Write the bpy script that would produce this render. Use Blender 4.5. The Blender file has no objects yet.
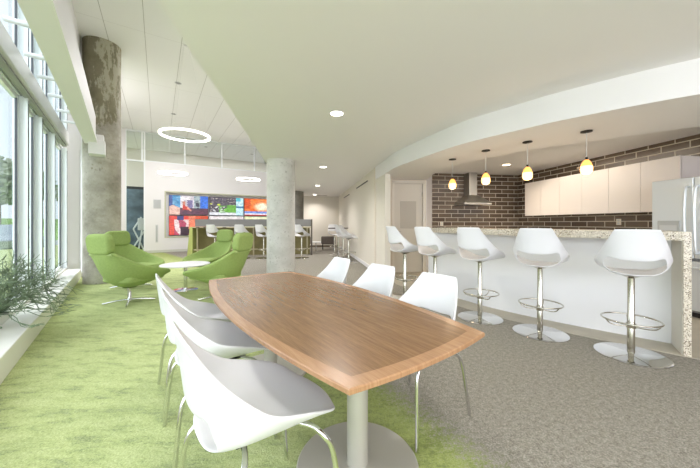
import bpy, bmesh, math, random
from mathutils import Vector, Matrix
random.seed(7)
C = bpy.context.scene.collection
PI = math.pi
def S(c):
    return tuple((v/255/12.92 if v/255 <= .04045 else ((v/255+.055)/1.055)**2.4) for v in c)
# ---------------------------------------------------------------- materials
def nodes(name):
    m = bpy.data.materials.new(name); m.use_nodes = True
    nt = m.node_tree; b = nt.nodes['Principled BSDF']
    return m, nt, b
def mat(name, col, rough=.5, metal=0, var=0, scale=8, bump=0, bscale=60, spec=.5, coat=0, emit=0, ecol=None):
    m, nt, b = nodes(name); c = S(col)
    b.inputs['Base Color'].default_value = (*c, 1)
    b.inputs['Roughness'].default_value = rough; b.inputs['Metallic'].default_value = metal
    b.inputs['Specular IOR Level'].default_value = spec; b.inputs['Coat Weight'].default_value = coat
    if emit:
        b.inputs['Emission Color'].default_value = (*S(ecol or col), 1); b.inputs['Emission Strength'].default_value = emit
    tc = nt.nodes.new('ShaderNodeTexCoord')
    if var:
        n = nt.nodes.new('ShaderNodeTexNoise'); n.inputs['Scale'].default_value = scale; n.inputs['Detail'].default_value = 6
        r = nt.nodes.new('ShaderNodeValToRGB')
        r.color_ramp.elements[0].position = .35; r.color_ramp.elements[1].position = .65
        r.color_ramp.elements[0].color = (*[max(0, v*(1-var)) for v in c], 1)
        r.color_ramp.elements[1].color = (*[min(1, v*(1+var)) for v in c], 1)
        nt.links.new(tc.outputs['Object'], n.inputs['Vector']); nt.links.new(n.outputs['Fac'], r.inputs['Fac'])
        nt.links.new(r.outputs['Color'], b.inputs['Base Color'])
    if bump:
        n2 = nt.nodes.new('ShaderNodeTexNoise'); n2.inputs['Scale'].default_value = bscale; n2.inputs['Detail'].default_value = 4
        bp = nt.nodes.new('ShaderNodeBump'); bp.inputs['Strength'].default_value = bump; bp.inputs['Distance'].default_value = .01
        nt.links.new(tc.outputs['Object'], n2.inputs['Vector']); nt.links.new(n2.outputs['Fac'], bp.inputs['Height'])
        nt.links.new(bp.outputs['Normal'], b.inputs['Normal'])
    return m
def math_n(nt, op, a, b=None, clamp=False):
    n = nt.nodes.new('ShaderNodeMath'); n.operation = op; n.use_clamp = clamp
    for i, v in enumerate((a, b)):
        if v is None: continue
        if isinstance(v, (int, float)): n.inputs[i].default_value = v
        else: nt.links.new(v, n.inputs[i])
    return n.outputs[0]
def mixc(nt, f, a, b):
    n = nt.nodes.new('ShaderNodeMix'); n.data_type = 'RGBA'
    for s, v in ((n.inputs[0], f), (n.inputs[6], a), (n.inputs[7], b)):
        if isinstance(v, (int, float)): s.default_value = v
        elif isinstance(v, tuple): s.default_value = (*v, 1)
        else: nt.links.new(v, s)
    return n.outputs[2]
def noise(nt, vec, scale, detail=4, rough=.6, sx=1, sy=1, sz=1):
    mp = nt.nodes.new('ShaderNodeMapping'); mp.inputs['Scale'].default_value = (sx, sy, sz)
    n = nt.nodes.new('ShaderNodeTexNoise'); n.inputs['Scale'].default_value = scale
    n.inputs['Detail'].default_value = detail; n.inputs['Roughness'].default_value = rough
    nt.links.new(vec, mp.inputs['Vector']); nt.links.new(mp.outputs[0], n.inputs['Vector'])
    return n.outputs['Fac']
def ramp(nt, fac, stops):
    r = nt.nodes.new('ShaderNodeValToRGB'); e = r.color_ramp.elements
    e[0].position, e[1].position = stops[0][0], stops[-1][0]
    e[0].color = (*S(stops[0][1]), 1); e[1].color = (*S(stops[-1][1]), 1)
    for p, c in stops[1:-1]:
        x = e.new(p); x.color = (*S(c), 1)
    nt.links.new(fac, r.inputs['Fac']); return r.outputs['Color']
def objco(nt):
    return nt.nodes.new('ShaderNodeTexCoord').outputs['Object']

white_paint = mat('white_paint', (233, 231, 231), .6)
low_ceil_m = mat('ceiling_paint', (240, 238, 237), .7)
kitchen_paint = mat('kitchen_paint', (226, 217, 202), .7)
hall_paint = mat('hall_paint', (226, 220, 208), .7)
plastic = mat('white_shell_plastic', (218, 218, 220), .32)
chrome = mat('chrome', (225, 225, 225), .08, 1)
brushed = mat('brushed_steel', (190, 188, 182), .32, 1, bump=.05, bscale=200)
stool_metal = mat('satin_stool_metal', (200, 196, 184), .18, 1)
fridge_m = mat('stainless_fridge', (222, 228, 231), .34, .4, spec=.6)
dark_plastic = mat('dark_plastic', (35, 35, 36), .4)
green_fab = mat('green_wool', (150, 170, 102), .92, var=.05, scale=40, bump=.25, bscale=300, spec=.2)
green_seam = mat('green_piping', (176, 194, 132), .9)
frame_white = mat('white_aluminium', (236, 240, 241), .4)
gasket_m = mat('dark_gasket', (62, 66, 74), .6)
shade_box = mat('grey_cassette', (198, 198, 194), .5)
sill_m = mat('white_sill', (226, 226, 218), .45)
cab_m = mat('gloss_cabinet', (228, 219, 212), .15, coat=.4)
bar_m = mat('bar_gloss_white', (222, 222, 222), .25, coat=.2)
liner_m = mat('cream_liner', (214, 209, 196), .6)
slot_m = mat('slot_black', (28, 26, 24), .7)
light_grey = mat('speaker_grey', (205, 206, 206), .6)
lamp_emit = mat('lamp_emit', (255, 252, 240), .5, emit=9, ecol=(255, 250, 236))
ring_emit = mat('ring_emit', (255, 253, 246), .5, emit=5, ecol=(255, 251, 240))
warm_lamp = mat('warm_lamp_emit', (255, 226, 180), .5, emit=8, ecol=(255, 222, 170))
amber = mat('amber_glass_lit', (255, 190, 110), .2, emit=1.1, ecol=(255, 160, 74))
amber_hot = mat('amber_glass_core', (255, 220, 160), .2, emit=2.3, ecol=(255, 196, 116))
black_metal = mat('black_metal', (40, 38, 36), .35, .6)
screen_grey = mat('counter_screen_grey', (118, 119, 118), .7)
olive_wood = mat('olive_veneer', (126, 118, 74), .6, var=.1, scale=5)
green_panel = mat('green_end_panel', (176, 184, 110), .7)
champagne = mat('champagne_metal', (190, 180, 150), .35, .6)
grey_brown = mat('grey_brown_upholstery', (92, 84, 76), .85, var=.08, scale=20)
niche_m = mat('niche_olive_trim', (196, 196, 172), .6)
white_top = mat('white_laminate', (238, 238, 238), .3)
floor_vinyl = mat('kitchen_vinyl', (178, 171, 154), .5, var=.05, scale=4)
bark = mat('bark', (100, 84, 66), .9)
car_paint = mat('silver_car_paint', (176, 184, 190), .25, .5)
car_glass = mat('car_glass', (40, 48, 54), .1)
tyre = mat('tyre', (30, 30, 30), .8)
asphalt = mat('asphalt', (172, 174, 172), .9, var=.06, scale=2)
plant_m = mat('grey_green_stems', (116, 134, 106), .6, var=.25, scale=14)
pot_m = mat('pot_ceramic', (196, 198, 192), .4)
gold_arm = mat('pale_lamp_metal', (222, 200, 168), .3, .5)
outlet_m = mat('outlet_cream', (232, 224, 208), .4)

def glass_mat(name, tint=(1, 1, 1), refl=.12):
    m = bpy.data.materials.new(name); m.use_nodes = True; nt = m.node_tree
    nt.nodes.remove(nt.nodes['Principled BSDF']); out = nt.nodes['Material Output']
    t = nt.nodes.new('ShaderNodeBsdfTransparent'); t.inputs[0].default_value = (*tint, 1)
    g = nt.nodes.new('ShaderNodeBsdfGlossy'); g.inputs['Roughness'].default_value = .02
    fr = nt.nodes.new('ShaderNodeLayerWeight'); fr.inputs['Blend'].default_value = refl
    mx = nt.nodes.new('ShaderNodeMixShader')
    f = math_n(nt, 'MULTIPLY', fr.outputs['Fresnel'], .3)
    nt.links.new(f, mx.inputs[0]); nt.links.new(t.outputs[0], mx.inputs[1]); nt.links.new(g.outputs[0], mx.inputs[2])
    nt.links.new(mx.outputs[0], out.inputs[0]); return m
glass = glass_mat('window_glass', (.93, .97, .98))
inner_glass = glass_mat('partition_glass', (.9, .93, .92), .2)

def carpet():
    m, nt, b = nodes('mottled_carpet'); oc = objco(nt)
    sp = nt.nodes.new('ShaderNodeSeparateXYZ'); nt.links.new(oc, sp.inputs[0])
    X, Y = sp.outputs[0], sp.outputs[1]
    far = math_n(nt, 'MULTIPLY', math_n(nt, 'MAXIMUM', math_n(nt, 'SUBTRACT', Y, 6.5), 0), .38)
    s = math_n(nt, 'ADD', math_n(nt, 'ADD', X, math_n(nt, 'MULTIPLY', Y, .6)), far)
    big = noise(nt, oc, 4, 6, .7); fine = noise(nt, oc, 110, 3, .8); mid = noise(nt, oc, 34, 5, .75)
    streak = noise(nt, oc, 3.2, 7, .72, 1.0, 2.8, 1)
    s2 = math_n(nt, 'ADD', s, math_n(nt, 'MULTIPLY', math_n(nt, 'SUBTRACT', mid, .5), 1.0))
    s2 = math_n(nt, 'ADD', s2, math_n(nt, 'MULTIPLY', math_n(nt, 'SUBTRACT', fine, .5), .5))
    f = math_n(nt, 'MULTIPLY', math_n(nt, 'SUBTRACT', s2, 1.42), 5, True)
    g1 = ramp(nt, streak, [(.38, (112, 124, 96)), (.43, (150, 164, 112)), (.48, (186, 198, 134)), (.6, (206, 216, 156))])
    g2 = ramp(nt, mid, [(.36, (124, 136, 96)), (.46, (184, 194, 130)), (.62, (214, 222, 170))])
    g = mixc(nt, .35, g1, g2)
    gf = ramp(nt, fine, [(.36, (96, 112, 68)), (.5, (180, 192, 128)), (.62, (222, 230, 176))])
    g = mixc(nt, .38, g, gf)
    # deeper, more saturated green tiles towards the edge of the green field
    e = math_n(nt, 'MULTIPLY', math_n(nt, 'SUBTRACT', s, .55), 1.3, True)
    g = mixc(nt, math_n(nt, 'MULTIPLY', e, .55), g, ramp(nt, mid, [(.35, (110, 122, 62)), (.6, (160, 174, 72))]))
    k = mixc(nt, .55, ramp(nt, fine, [(.36, (88, 84, 76)), (.5, (152, 147, 136)), (.62, (206, 202, 192))]), ramp(nt, mid, [(.38, (120, 115, 104)), (.62, (174, 169, 157))]))
    fl1 = math_n(nt, 'MULTIPLY', math_n(nt, 'SUBTRACT', .445, noise(nt, oc, 9, 8, .8, 1, 2.2, 1)), 9, True)
    fl2 = math_n(nt, 'MULTIPLY', math_n(nt, 'SUBTRACT', .44, noise(nt, oc, 40, 5, .8)), 10, True)
    g = mixc(nt, math_n(nt, 'MULTIPLY', fl1, .5), g, S((112, 132, 92))); g = mixc(nt, math_n(nt, 'MULTIPLY', fl2, .45), g, S((96, 116, 66)))
    k = mixc(nt, math_n(nt, 'MULTIPLY', fl2, .35), k, S((88, 85, 76))); k = mixc(nt, .08, k, S((90, 88, 78)))
    g = mixc(nt, .10, g, S((90, 96, 74)))
    col = mixc(nt, f, g, k)
    nt.links.new(col, b.inputs['Base Color']); b.inputs['Roughness'].default_value = .95; b.inputs['Specular IOR Level'].default_value = .15
    bp = nt.nodes.new('ShaderNodeBump'); bp.inputs['Strength'].default_value = .5; bp.inputs['Distance'].default_value = .01
    nt.links.new(math_n(nt, 'ADD', fine, mid), bp.inputs['Height']); nt.links.new(bp.outputs[0], b.inputs['Normal'])
    return m
carpet_m = carpet()
def wood(name, a, bcol, c):
    m, nt, b = nodes(name); oc = objco(nt)
    n1 = noise(nt, oc, 3, 8, .65, 1, 16, 1); n2 = noise(nt, oc, 10, 5, .6, 1.2, 26, 1)
    col = mixc(nt, .45, ramp(nt, n1, [(.3, a), (.5, bcol), (.7, c)]), ramp(nt, n2, [(.3, a), (.7, c)]))
    nt.links.new(col, b.inputs['Base Color']); b.inputs['Roughness'].default_value = .27; b.inputs['Coat Weight'].default_value = .15
    b.inputs['Coat Roughness'].default_value = .2
    return m
walnut = wood('walnut_top', (96, 66, 42), (126, 92, 62), (156, 120, 84))
walnut_band = wood('walnut_band', (142, 104, 74), (164, 124, 90), (184, 144, 108))
def concrete(name, peel=False, base=((142, 137, 124), (170, 165, 152), (192, 188, 177))):
    m, nt, b = nodes(name); oc = objco(nt)
    n1 = noise(nt, oc, 2.2, 8, .65); n2 = noise(nt, oc, 26, 6, .7); n3 = noise(nt, oc, 9, 8, .75)
    col = ramp(nt, n1, [(.35, base[0]), (.5, base[1]), (.65, base[2])])
    pit = math_n(nt, 'MULTIPLY', math_n(nt, 'SUBTRACT', .43, n2), 12, True)
    pit = math_n(nt, 'MULTIPLY', pit, math_n(nt, 'MULTIPLY', math_n(nt, 'SUBTRACT', n3, .45), 6, True))
    col = mixc(nt, pit, col, S((118, 114, 106)))
    if peel:
        sp = nt.nodes.new('ShaderNodeSeparateXYZ'); nt.links.new(oc, sp.inputs[0])
        z = sp.outputs[2]; nn = noise(nt, oc, 3.0, 9, .7, 1, 1, .5)
        hi = math_n(nt, 'ADD', math_n(nt, 'MULTIPLY', math_n(nt, 'SUBTRACT', z, 3.25), .35), math_n(nt, 'MULTIPLY', math_n(nt, 'SUBTRACT', nn, .5), 2.8))
        hi = math_n(nt, 'MULTIPLY', hi, 14, True)
        br = ramp(nt, n1, [(.35, (124, 118, 96)), (.65, (146, 140, 118))])
        sk = noise(nt, oc, 7, 8, .75, 1, 1, .35); s0 = noise(nt, oc, 1.7, 4, .6, 1.6, 1.6, .35)
        pz = math_n(nt, 'MULTIPLY', math_n(nt, 'ADD', math_n(nt, 'SUBTRACT', sk, .52), math_n(nt, 'MULTIPLY', math_n(nt, 'SUBTRACT', s0, .5), .9)), 22, True)
        br = mixc(nt, math_n(nt, 'MULTIPLY', pz, .8), br, S((186, 182, 164)))
        col = mixc(nt, hi, col, br)
    nt.links.new(col, b.inputs['Base Color']); b.inputs['Roughness'].default_value = .85
    bp = nt.nodes.new('ShaderNodeBump'); bp.inputs['Strength'].default_value = .25; bp.inputs['Distance'].default_value = .01
    nt.links.new(n2, bp.inputs['Height']); nt.links.new(bp.outputs[0], b.inputs['Normal'])
    return m
conc1 = concrete('peeling_concrete', True); conc2 = concrete('pale_concrete', False, ((188, 187, 181), (204, 203, 198), (216, 215, 210)))
conc3 = concrete('grey_concrete', False, ((118, 114, 106), (132, 128, 118), (146, 142, 132)))
def granite():
    m, nt, b = nodes('speckled_granite'); oc = objco(nt)
    v = nt.nodes.new('ShaderNodeTexVoronoi'); v.inputs['Scale'].default_value = 150
    nt.links.new(oc, v.inputs['Vector'])
    sp = nt.nodes.new('ShaderNodeSeparateColor'); nt.links.new(v.outputs['Color'], sp.inputs[0])
    col = ramp(nt, sp.outputs[0], [(0, (96, 84, 70)), (.14, (140, 128, 110)), (.3, (186, 176, 156)), (.6, (208, 200, 182)), (1, (226, 220, 204))])
    nt.links.new(col, b.inputs['Base Color']); b.inputs['Roughness'].default_value = .25; return m
granite_m = granite()
def brick():
    m, nt, b = nodes('brown_tile'); oc = objco(nt)
    sp = nt.nodes.new('ShaderNodeSeparateXYZ'); nt.links.new(oc, sp.inputs[0])
    cb = nt.nodes.new('ShaderNodeCombineXYZ'); nt.links.new(sp.outputs[0], cb.inputs[0]); nt.links.new(sp.outputs[2], cb.inputs[1])
    t = nt.nodes.new('ShaderNodeTexBrick'); nt.links.new(cb.outputs[0], t.inputs['Vector'])
    t.inputs['Scale'].default_value = 1; t.inputs['Brick Width'].default_value = .37; t.inputs['Row Height'].default_value = .112
    t.inputs['Mortar Size'].default_value = .008; t.inputs['Mortar Smooth'].default_value = .1
    t.inputs['Color1'].default_value = (*S((92, 78, 66)), 1); t.inputs['Color2'].default_value = (*S((120, 104, 88)), 1)
    t.inputs['Mortar'].default_value = (*S((212, 202, 186)), 1); t.inputs['Bias'].default_value = -.1
    nt.links.new(t.outputs['Color'], b.inputs['Base Color'])
    rr = math_n(nt, 'ADD', math_n(nt, 'MULTIPLY', t.outputs['Fac'], .5), .22); nt.links.new(rr, b.inputs['Roughness'])
    bp = nt.nodes.new('ShaderNodeBump'); bp.inputs['Strength'].default_value = .6; bp.inputs['Distance'].default_value = .01; bp.invert = True
    nt.links.new(t.outputs['Fac'], bp.inputs['Height']); nt.links.new(bp.outputs[0], b.inputs['Normal'])
    return m
brick_m = brick()
def plank_ceiling():
    m, nt, b = nodes('white_ceiling_planks'); oc = objco(nt)
    sp = nt.nodes.new('ShaderNodeSeparateXYZ'); nt.links.new(oc, sp.inputs[0])
    def line(src, pitch, off, w):
        f = math_n(nt, 'FRACT', math_n(nt, 'DIVIDE', math_n(nt, 'ADD', src, off), pitch))
        d = math_n(nt, 'ABSOLUTE', math_n(nt, 'SUBTRACT', f, .5))
        return math_n(nt, 'GREATER_THAN', d, .5-w/pitch/2)
    l1 = line(sp.outputs[0], .61, 60.0, .010); l2 = line(sp.outputs[1], 2.4, 70, .008)
    col = mixc(nt, l1, S((240, 240, 238)), S((186, 184, 178)))
    col = mixc(nt, math_n(nt, 'MULTIPLY', l2, .4), col, S((170, 168, 162)))
    nt.links.new(col, b.inputs['Base Color']); b.inputs['Roughness'].default_value = .6; return m
plank_m = plank_ceiling()
def leafy(name, a, c):
    m, nt, b = nodes(name); oc = objco(nt)
    col = ramp(nt, noise(nt, oc, 3, 6, .8), [(.35, a), (.65, c)])
    nt.links.new(col, b.inputs['Base Color']); b.inputs['Roughness'].default_value = .9; return m
leaf_a = leafy('tree_foliage', (130, 150, 116), (180, 196, 156)); leaf_b = leafy('olive_foliage', (140, 150, 124), (186, 192, 168))
grass_m = leafy('grass_bank', (120, 160, 80), (160, 190, 110))

# ---------------------------------------------------------------- mesh helpers
class MB:
    def __init__(s): s.bm = bmesh.new()
    def box(s, c, d, M=None, bev=0):
        r = bmesh.ops.create_cube(s.bm, size=1); vs = r['verts']
        bmesh.ops.scale(s.bm, vec=d, verts=vs); bmesh.ops.translate(s.bm, vec=c, verts=vs)
        if bev:
            es = list({e for v in vs for e in v.link_edges})
            r2 = bmesh.ops.bevel(s.bm, geom=es, offset=bev, segments=3, profile=.5, affect='EDGES', clamp_overlap=True)
            vs = list({v for f in r2['faces'] for v in f.verts} | {v for v in vs if v.is_valid})
        if M is not None: bmesh.ops.transform(s.bm, matrix=M, verts=vs)
        return s
    def tube(s, pts, r, n=10, closed=False, cap=True):
        P = [Vector(p) for p in pts]; N = len(P); rings = []
        rr = r if isinstance(r, (list, tuple)) else [r]*N
        t0 = (P[1]-P[0]).normalized()
        up = Vector((0, 0, 1)) if abs(t0.z) < .9 else Vector((1, 0, 0))
        nrm = t0.cross(up).normalized()
        for i in range(N):
            if closed: t = (P[(i+1) % N]-P[i-1]).normalized()
            elif i == 0: t = t0
            elif i == N-1: t = (P[-1]-P[-2]).normalized()
            else: t = (P[i+1]-P[i-1]).normalized()
            nrm = (nrm - t*nrm.dot(t)).normalized(); b = t.cross(nrm)
            rings.append([s.bm.verts.new(P[i]+rr[i]*(math.cos(a)*nrm+math.sin(a)*b)) for a in [2*PI*k/n for k in range(n)]])
        for i in range(N if closed else N-1):
            A, B = rings[i], rings[(i+1) % N]
            for k in range(n): s.bm.faces.new((A[k], A[(k+1) % n], B[(k+1) % n], B[k]))
        if cap and not closed:
            s.bm.faces.new(list(reversed(rings[0]))); s.bm.faces.new(rings[-1])
        return s
    def lathe(s, prof, c=(0, 0, 0), n=32):
        rings = []; c = Vector(c)
        for r, z in prof:
            if r < 1e-5: rings.append([s.bm.verts.new(c+Vector((0, 0, z)))])
            else: rings.append([s.bm.verts.new(c+Vector((r*math.cos(2*PI*k/n), r*math.sin(2*PI*k/n), z))) for k in range(n)])
        for A, B in zip(rings, rings[1:]):
            for k in range(n):
                if len(A) == 1 and len(B) == 1: continue
                if len(A) == 1: s.bm.faces.new((A[0], B[k], B[(k+1) % n]))
                elif len(B) == 1: s.bm.faces.new((A[k], B[0], A[(k+1) % n]))
                else: s.bm.faces.new((A[k], A[(k+1) % n], B[(k+1) % n], B[k]))
        return s
    def prism(s, poly, z0, z1):
        a = [s.bm.verts.new((x, y, z0)) for x, y in poly]; b = [s.bm.verts.new((x, y, z1)) for x, y in poly]
        n = len(poly)
        s.bm.faces.new(list(reversed(a))); s.bm.faces.new(b)
        for k in range(n): s.bm.faces.new((a[k], a[(k+1) % n], b[(k+1) % n], b[k]))
        return s
    def strip(s, A, B, z0, z1):      # solid between two polylines of equal length
        rows = []
        for (a, b) in zip(A, B):
            rows.append([s.bm.verts.new((a[0], a[1], z0)), s.bm.verts.new((b[0], b[1], z0)), s.bm.verts.new((b[0], b[1], z1)), s.bm.verts.new((a[0], a[1], z1))])
        for p, q in zip(rows, rows[1:]):
            for k in range(4): s.bm.faces.new((p[k], p[(k+1) % 4], q[(k+1) % 4], q[k]))
        s.bm.faces.new(list(reversed(rows[0]))); s.bm.faces.new(rows[-1]); return s
    def build(s, name, m, parent=None, smooth=None, bevel=0, loc=None, rz=None):
        bmesh.ops.recalc_face_normals(s.bm, faces=s.bm.faces)
        me = bpy.data.meshes.new(name); s.bm.to_mesh(me); s.bm.free()
        if m: me.materials.append(m)
        o = bpy.data.objects.new(name, me); C.objects.link(o)
        if parent: o.parent = parent
        if loc: o.location = loc
        if rz is not None: o.rotation_euler = (0, 0, rz)
        if smooth is not None:
            me.polygons.foreach_set('use_smooth', [True]*len(me.polygons))
            if smooth < 3:
                try: me.set_sharp_from_angle(angle=smooth)
                except Exception: pass
        if bevel:
            bv = o.modifiers.new('b', 'BEVEL'); bv.width = bevel; bv.segments = 2; bv.limit_method = 'ANGLE'
        return o
def tag(o, label, cat, group=None):
    o['label'] = label; o['category'] = cat
    if group: o['group'] = group
    return o
def thing(name, label, cat, loc=(0, 0, 0), rz=0, group=None):
    o = bpy.data.objects.new(name, None); C.objects.link(o); o.location = loc; o.rotation_euler = (0, 0, rz)
    o.empty_display_size = .1
    return tag(o, label, cat, group)
def struct(o): o['kind'] = 'structure'; return o
def dup(root, loc, rz, label, group=None):
    r = root.copy(); C.objects.link(r); r.location = loc; r.rotation_euler = (0, 0, rz); r['label'] = label
    if group: r['group'] = group
    for ch in list(root.children):
        c = ch.copy(); C.objects.link(c); c.parent = r
        for g in ch.children:
            d = g.copy(); C.objects.link(d); d.parent = c
    return r
def crom(P, n=8, closed=False):
    out = []; P = [Vector(p) for p in P]; N = len(P)
    for i in range(N if closed else N-1):
        g = (lambda k: P[k % N]) if closed else (lambda k: P[max(0, min(N-1, k))])
        a, b, c, d = g(i-1), g(i), g(i+1), g(i+2)
        for k in range(n):
            t = k/n
            out.append(.5*((2*b)+(c-a)*t+(2*a-5*b+4*c-d)*t*t+(3*b-a-3*c+d)*t**3))
    if not closed: out.append(P[-1])
    return out
def wall(name, p0, p1, z0, z1, m, thick=.1, side=1):
    # straight wall from p0 to p1; thickness grows to the given side
    p0 = Vector((*p0, 0)); p1 = Vector((*p1, 0)); d = p1-p0; L = d.length
    o = MB().box((L/2, side*thick/2, (z0+z1)/2), (L, thick, z1-z0)).build(name, m, loc=p0, rz=math.atan2(d.y, d.x))
    return struct(o)
def facing(dx, dy):   # rotation that turns local +Y to (dx, dy)
    return math.atan2(dy, dx)-PI/2

KD = Vector((-.14, 1)).normalized(); KP = Vector((1, .14)).normalized()      # kitchen grid
WD = Vector((-.617, .787)); WP = Vector((.787, .617))                        # window wall
LC, HC = 2.53, 4.85
def wl(off, y): return (-off-.785*y, y)                                        # point on a line parallel to the window wall

# ---------------------------------------------------------------- the room
struct(MB().prism([(-16, -4), (8, -4), (8, 20), (-16, 20)], -.1, 0).build('floor', carpet_m))
struct(MB().prism([(-.44, -3.0), (7.5, -3.0), (7.5, 17), (-3.44, 17)], LC, LC+.1).build('ceiling', low_ceil_m))
struct(MB().prism([(-.44, -3), (-.41, -3), (-3.41, 17), (-3.44, 17)], LC+.1, HC).build('wall_bulkhead', white_paint))
ca = math.atan2(-.552, -.834)
th = math.atan2(.834, .552)
# high plank ceiling in its own frame: local Y runs along the planks
ang = math.atan2(.835, -.5515)-PI/2
hp = [wl(.83, -3), (-.44, -3), (-3.44, 17), (-6, 20), (-16, 20), (-12.4, 14)]
hp = [wl(.83, -3), (-.44, -3), (-3.3, 16.2), (-5.6, 19.5), (-13.4, 15.6)]
Mi = Matrix.Rotation(-ang, 4, 'Z')
hp2 = [(Mi @ Vector((x, y, 0))).xy[:] for x, y in hp]
struct(MB().prism(hp2, HC, HC+.1).build('ceiling', plank_m, rz=ang))
# bulkhead over the windows
def lbox(name, m, o0, o1, y0, y1, z0, z1, parent=None, struc=True, bevel=0):
    a, b, c, d = wl(o0, y0), wl(o0, y1), wl(o1, y1), wl(o1, y0)
    o = MB().prism([a, b, c, d], z0, z1).build(name, m, parent, bevel=bevel)
    if struc: struct(o)
    return o
lbox('wall_bulkhead', white_paint, .95, .83, -3, 5.9, 3.22, HC)
lbox('ceiling', white_paint, 1.5, .95, -3, 6.35, HC, HC+.1)
# window sill, returns
lbox('trim_1', sill_m, 1.5, .9, -3, 6.34, 0, .2, bevel=.008)
lbox('trim_2', sill_m, 1.5, 1.2, -3, 6.2, .2, .235, bevel=.004)
pr = Vector(wl(1.35, 6.28)); pe = pr+WP*.40
wall('wall_return', pr, pe, 0, HC, white_paint, .12, 1)
pf = pe+WD*6.3
wall('wall_left', pe, pf, 0, HC, white_paint, .1, 1)
# tv wall
P0 = Vector((-7.9, 11.7)); TD = Vector((.834, .552)); TN = Vector((.552, -.834))   # TN faces the room
def tv(t, n=0): return P0+TD*t+TN*n
tl, tr = -.30, 8.6
nz0, nz1, nt0, nt1 = .64, 2.47, .40, 5.14
trot = math.atan2(TD.y, TD.x)
def tbox(name, m, t0, t1, n0, n1, z0, z1, parent=None, bevel=0, bev=0):
    # local frame: X along the wall, Y into the wall
    return MB().box(((t0+t1)/2, -(n0+n1)/2, (z0+z1)/2), (t1-t0, abs(n1-n0), z1-z0), bev=bev).build(name, m, parent, bevel=bevel, loc=None if parent else (P0.x, P0.y, 0), rz=None if parent else trot)
tw = MB()
def tb(t0, t1, z0, z1, n0=-.22, n1=0): tw.box(((t0+t1)/2, -(n0+n1)/2, (z0+z1)/2), (t1-t0, abs(n1-n0), z1-z0))
tb(tl, nt0, 0, 3.66); tb(nt1, tr, 0, 3.66); tb(nt0, nt1, 0, nz0); tb(nt0, nt1, nz1, 3.66); tb(nt0, nt1, nz0, nz1, -.22, -.16)
struct(tw.build('wall_back', white_paint, loc=(P0.x, P0.y, 0), rz=trot))
nf = MB()
for a in ((nt0-.05, nt0, nz0-.05, nz1+.05), (nt1, nt1+.05, nz0-.05, nz1+.05), (nt0, nt1, nz1, nz1+.05), (nt0, nt1, nz0-.05, nz0)):
    nf.box(((a[0]+a[1])/2, .06, (a[2]+a[3])/2), (a[1]-a[0], .16, a[3]-a[2]))
struct(nf.build('trim_3', niche_m, loc=(P0.x, P0.y, 0), rz=trot))
# clerestory glazing
cl = MB()
for z in (3.66, HC-.03): cl.box(((tl+6.2)/2, .05, z+.015), (6.2-tl, .06, .05))
for t in (-.3, .66, 1.34+1.0, 3.75, 5.3): pass
def tpix(px):
    r = (px-350)/290; return (r*11.7+7.9)/(.834-r*.552)
for px in (142, 185, 222, 254.7, 284): cl.box((tpix(px), .05, (3.66+HC)/2), (.05, .07, HC-3.66))
w5 = struct(cl.build('window_5', frame_white, loc=(P0.x, P0.y, 0), rz=trot))
MB().box(((tl+6.2)/2, .05, (3.66+HC)/2), (6.2-tl, .01, HC-3.7)).build('pane', inner_glass, w5)
# glazed partition left of the TV wall
tg = tpix(125.5); te = -2.6
pt = MB()
for t in (tg, tl-.02): pt.box((t, .05, HC/2), (.05, .08, HC))
for z in (.04, 3.66, HC-.03): pt.box(((tg+tl)/2, .05, z), (tl-tg, .08, .06))
w6 = struct(pt.build('window_6', frame_white, loc=(P0.x, P0.y, 0), rz=trot))
MB().box(((tg+tl)/2, .05, HC/2), (tl-tg-.05, .01, HC-.1)).build('pane', inner_glass, w6)
wall('wall_back', tv(te), tv(tg), 0, HC, white_paint, .1, 1)
# the room seen beyond the partition
wall('wall_far', tv(-3, -3.6), tv(8, -3.6), 0, HC, hall_paint, .1, 1)
wall('wall_far', tv(.9, -.3), tv(.9, -3.6), 0, 3.6, hall_paint, .1, 1)

# kitchen and hall walls
cor = Vector((4.69, 8.10))
def kr(y): return (4.69+.14*(8.1-y), y)
wall('wall_kitchen', (2.19, 7.75), cor, 0, LC, brick_m, .12, 1)
wall('wall_right', cor, kr(-3), 0, LC, brick_m, .12, 1)
wall('wall_pantry', (1.86, 7.06), (2.19, 7.75), 0, LC, white_paint, .1, 1)
# pantry front wall with the door opening
pa = Vector((.60, 6.89)); prz = math.atan2(.14, 1)
def onp(px):
    r = (px-350)/290; Y = (6.80+0)/(1-.14*r); return Y  # wall line Y = 6.806+.14 X
    
dx0, dx1 = 1.055-.60, 1.79-.60
pw = MB()
pw.box((dx0/2, .06, LC/2), (dx0, .12, LC)); pw.box(((dx1+1.272)/2, .06, LC/2), (1.272-dx1, .12, LC)); pw.box(((dx0+dx1)/2, .06, (2.17+LC)/2), (dx1-dx0, .12, LC-2.17))
struct(pw.build('wall_pantry', kitchen_paint, loc=(pa.x, pa.y, 0), rz=prz))
def hw(y): return (.74-.155*(y-6.14), y)
h0 = Vector(hw(6.14)); h1 = Vector(hw(14.7))
wall('wall_right', h1, h0, 0, LC, hall_paint, .12, 1)
wall('wall_hall', (-3.2, 14.17), (h1.x+.2, 14.65), 0, LC, hall_paint, .1, 1)
wall('wall_hall', (-3.2, 14.17), (-3.35, 16), 0, LC, hall_paint, .1, 1)
struct(MB().box((1.9, -.008, .05), (3.7, .016, .1)).build('baseboard_hall', mat('brown_baseboard', (110, 98, 84), .6), loc=(-3.2, 14.17, 0), rz=math.atan2(.48, 3.57)))
bl = (h0-h1).length
struct(MB().box((bl/2, -.008, .05), (bl, .016, .1)).build('baseboard_right', white_paint, loc=(h1.x, h1.y, 0), rz=math.atan2(h0.y-h1.y, h0.x-h1.x)))
tbl = tbox('baseboard_back', mat('pale_baseboard', (206, 208, 196), .6), tl, tr, .001, .016, 0, .1); struct(tbl)
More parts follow.
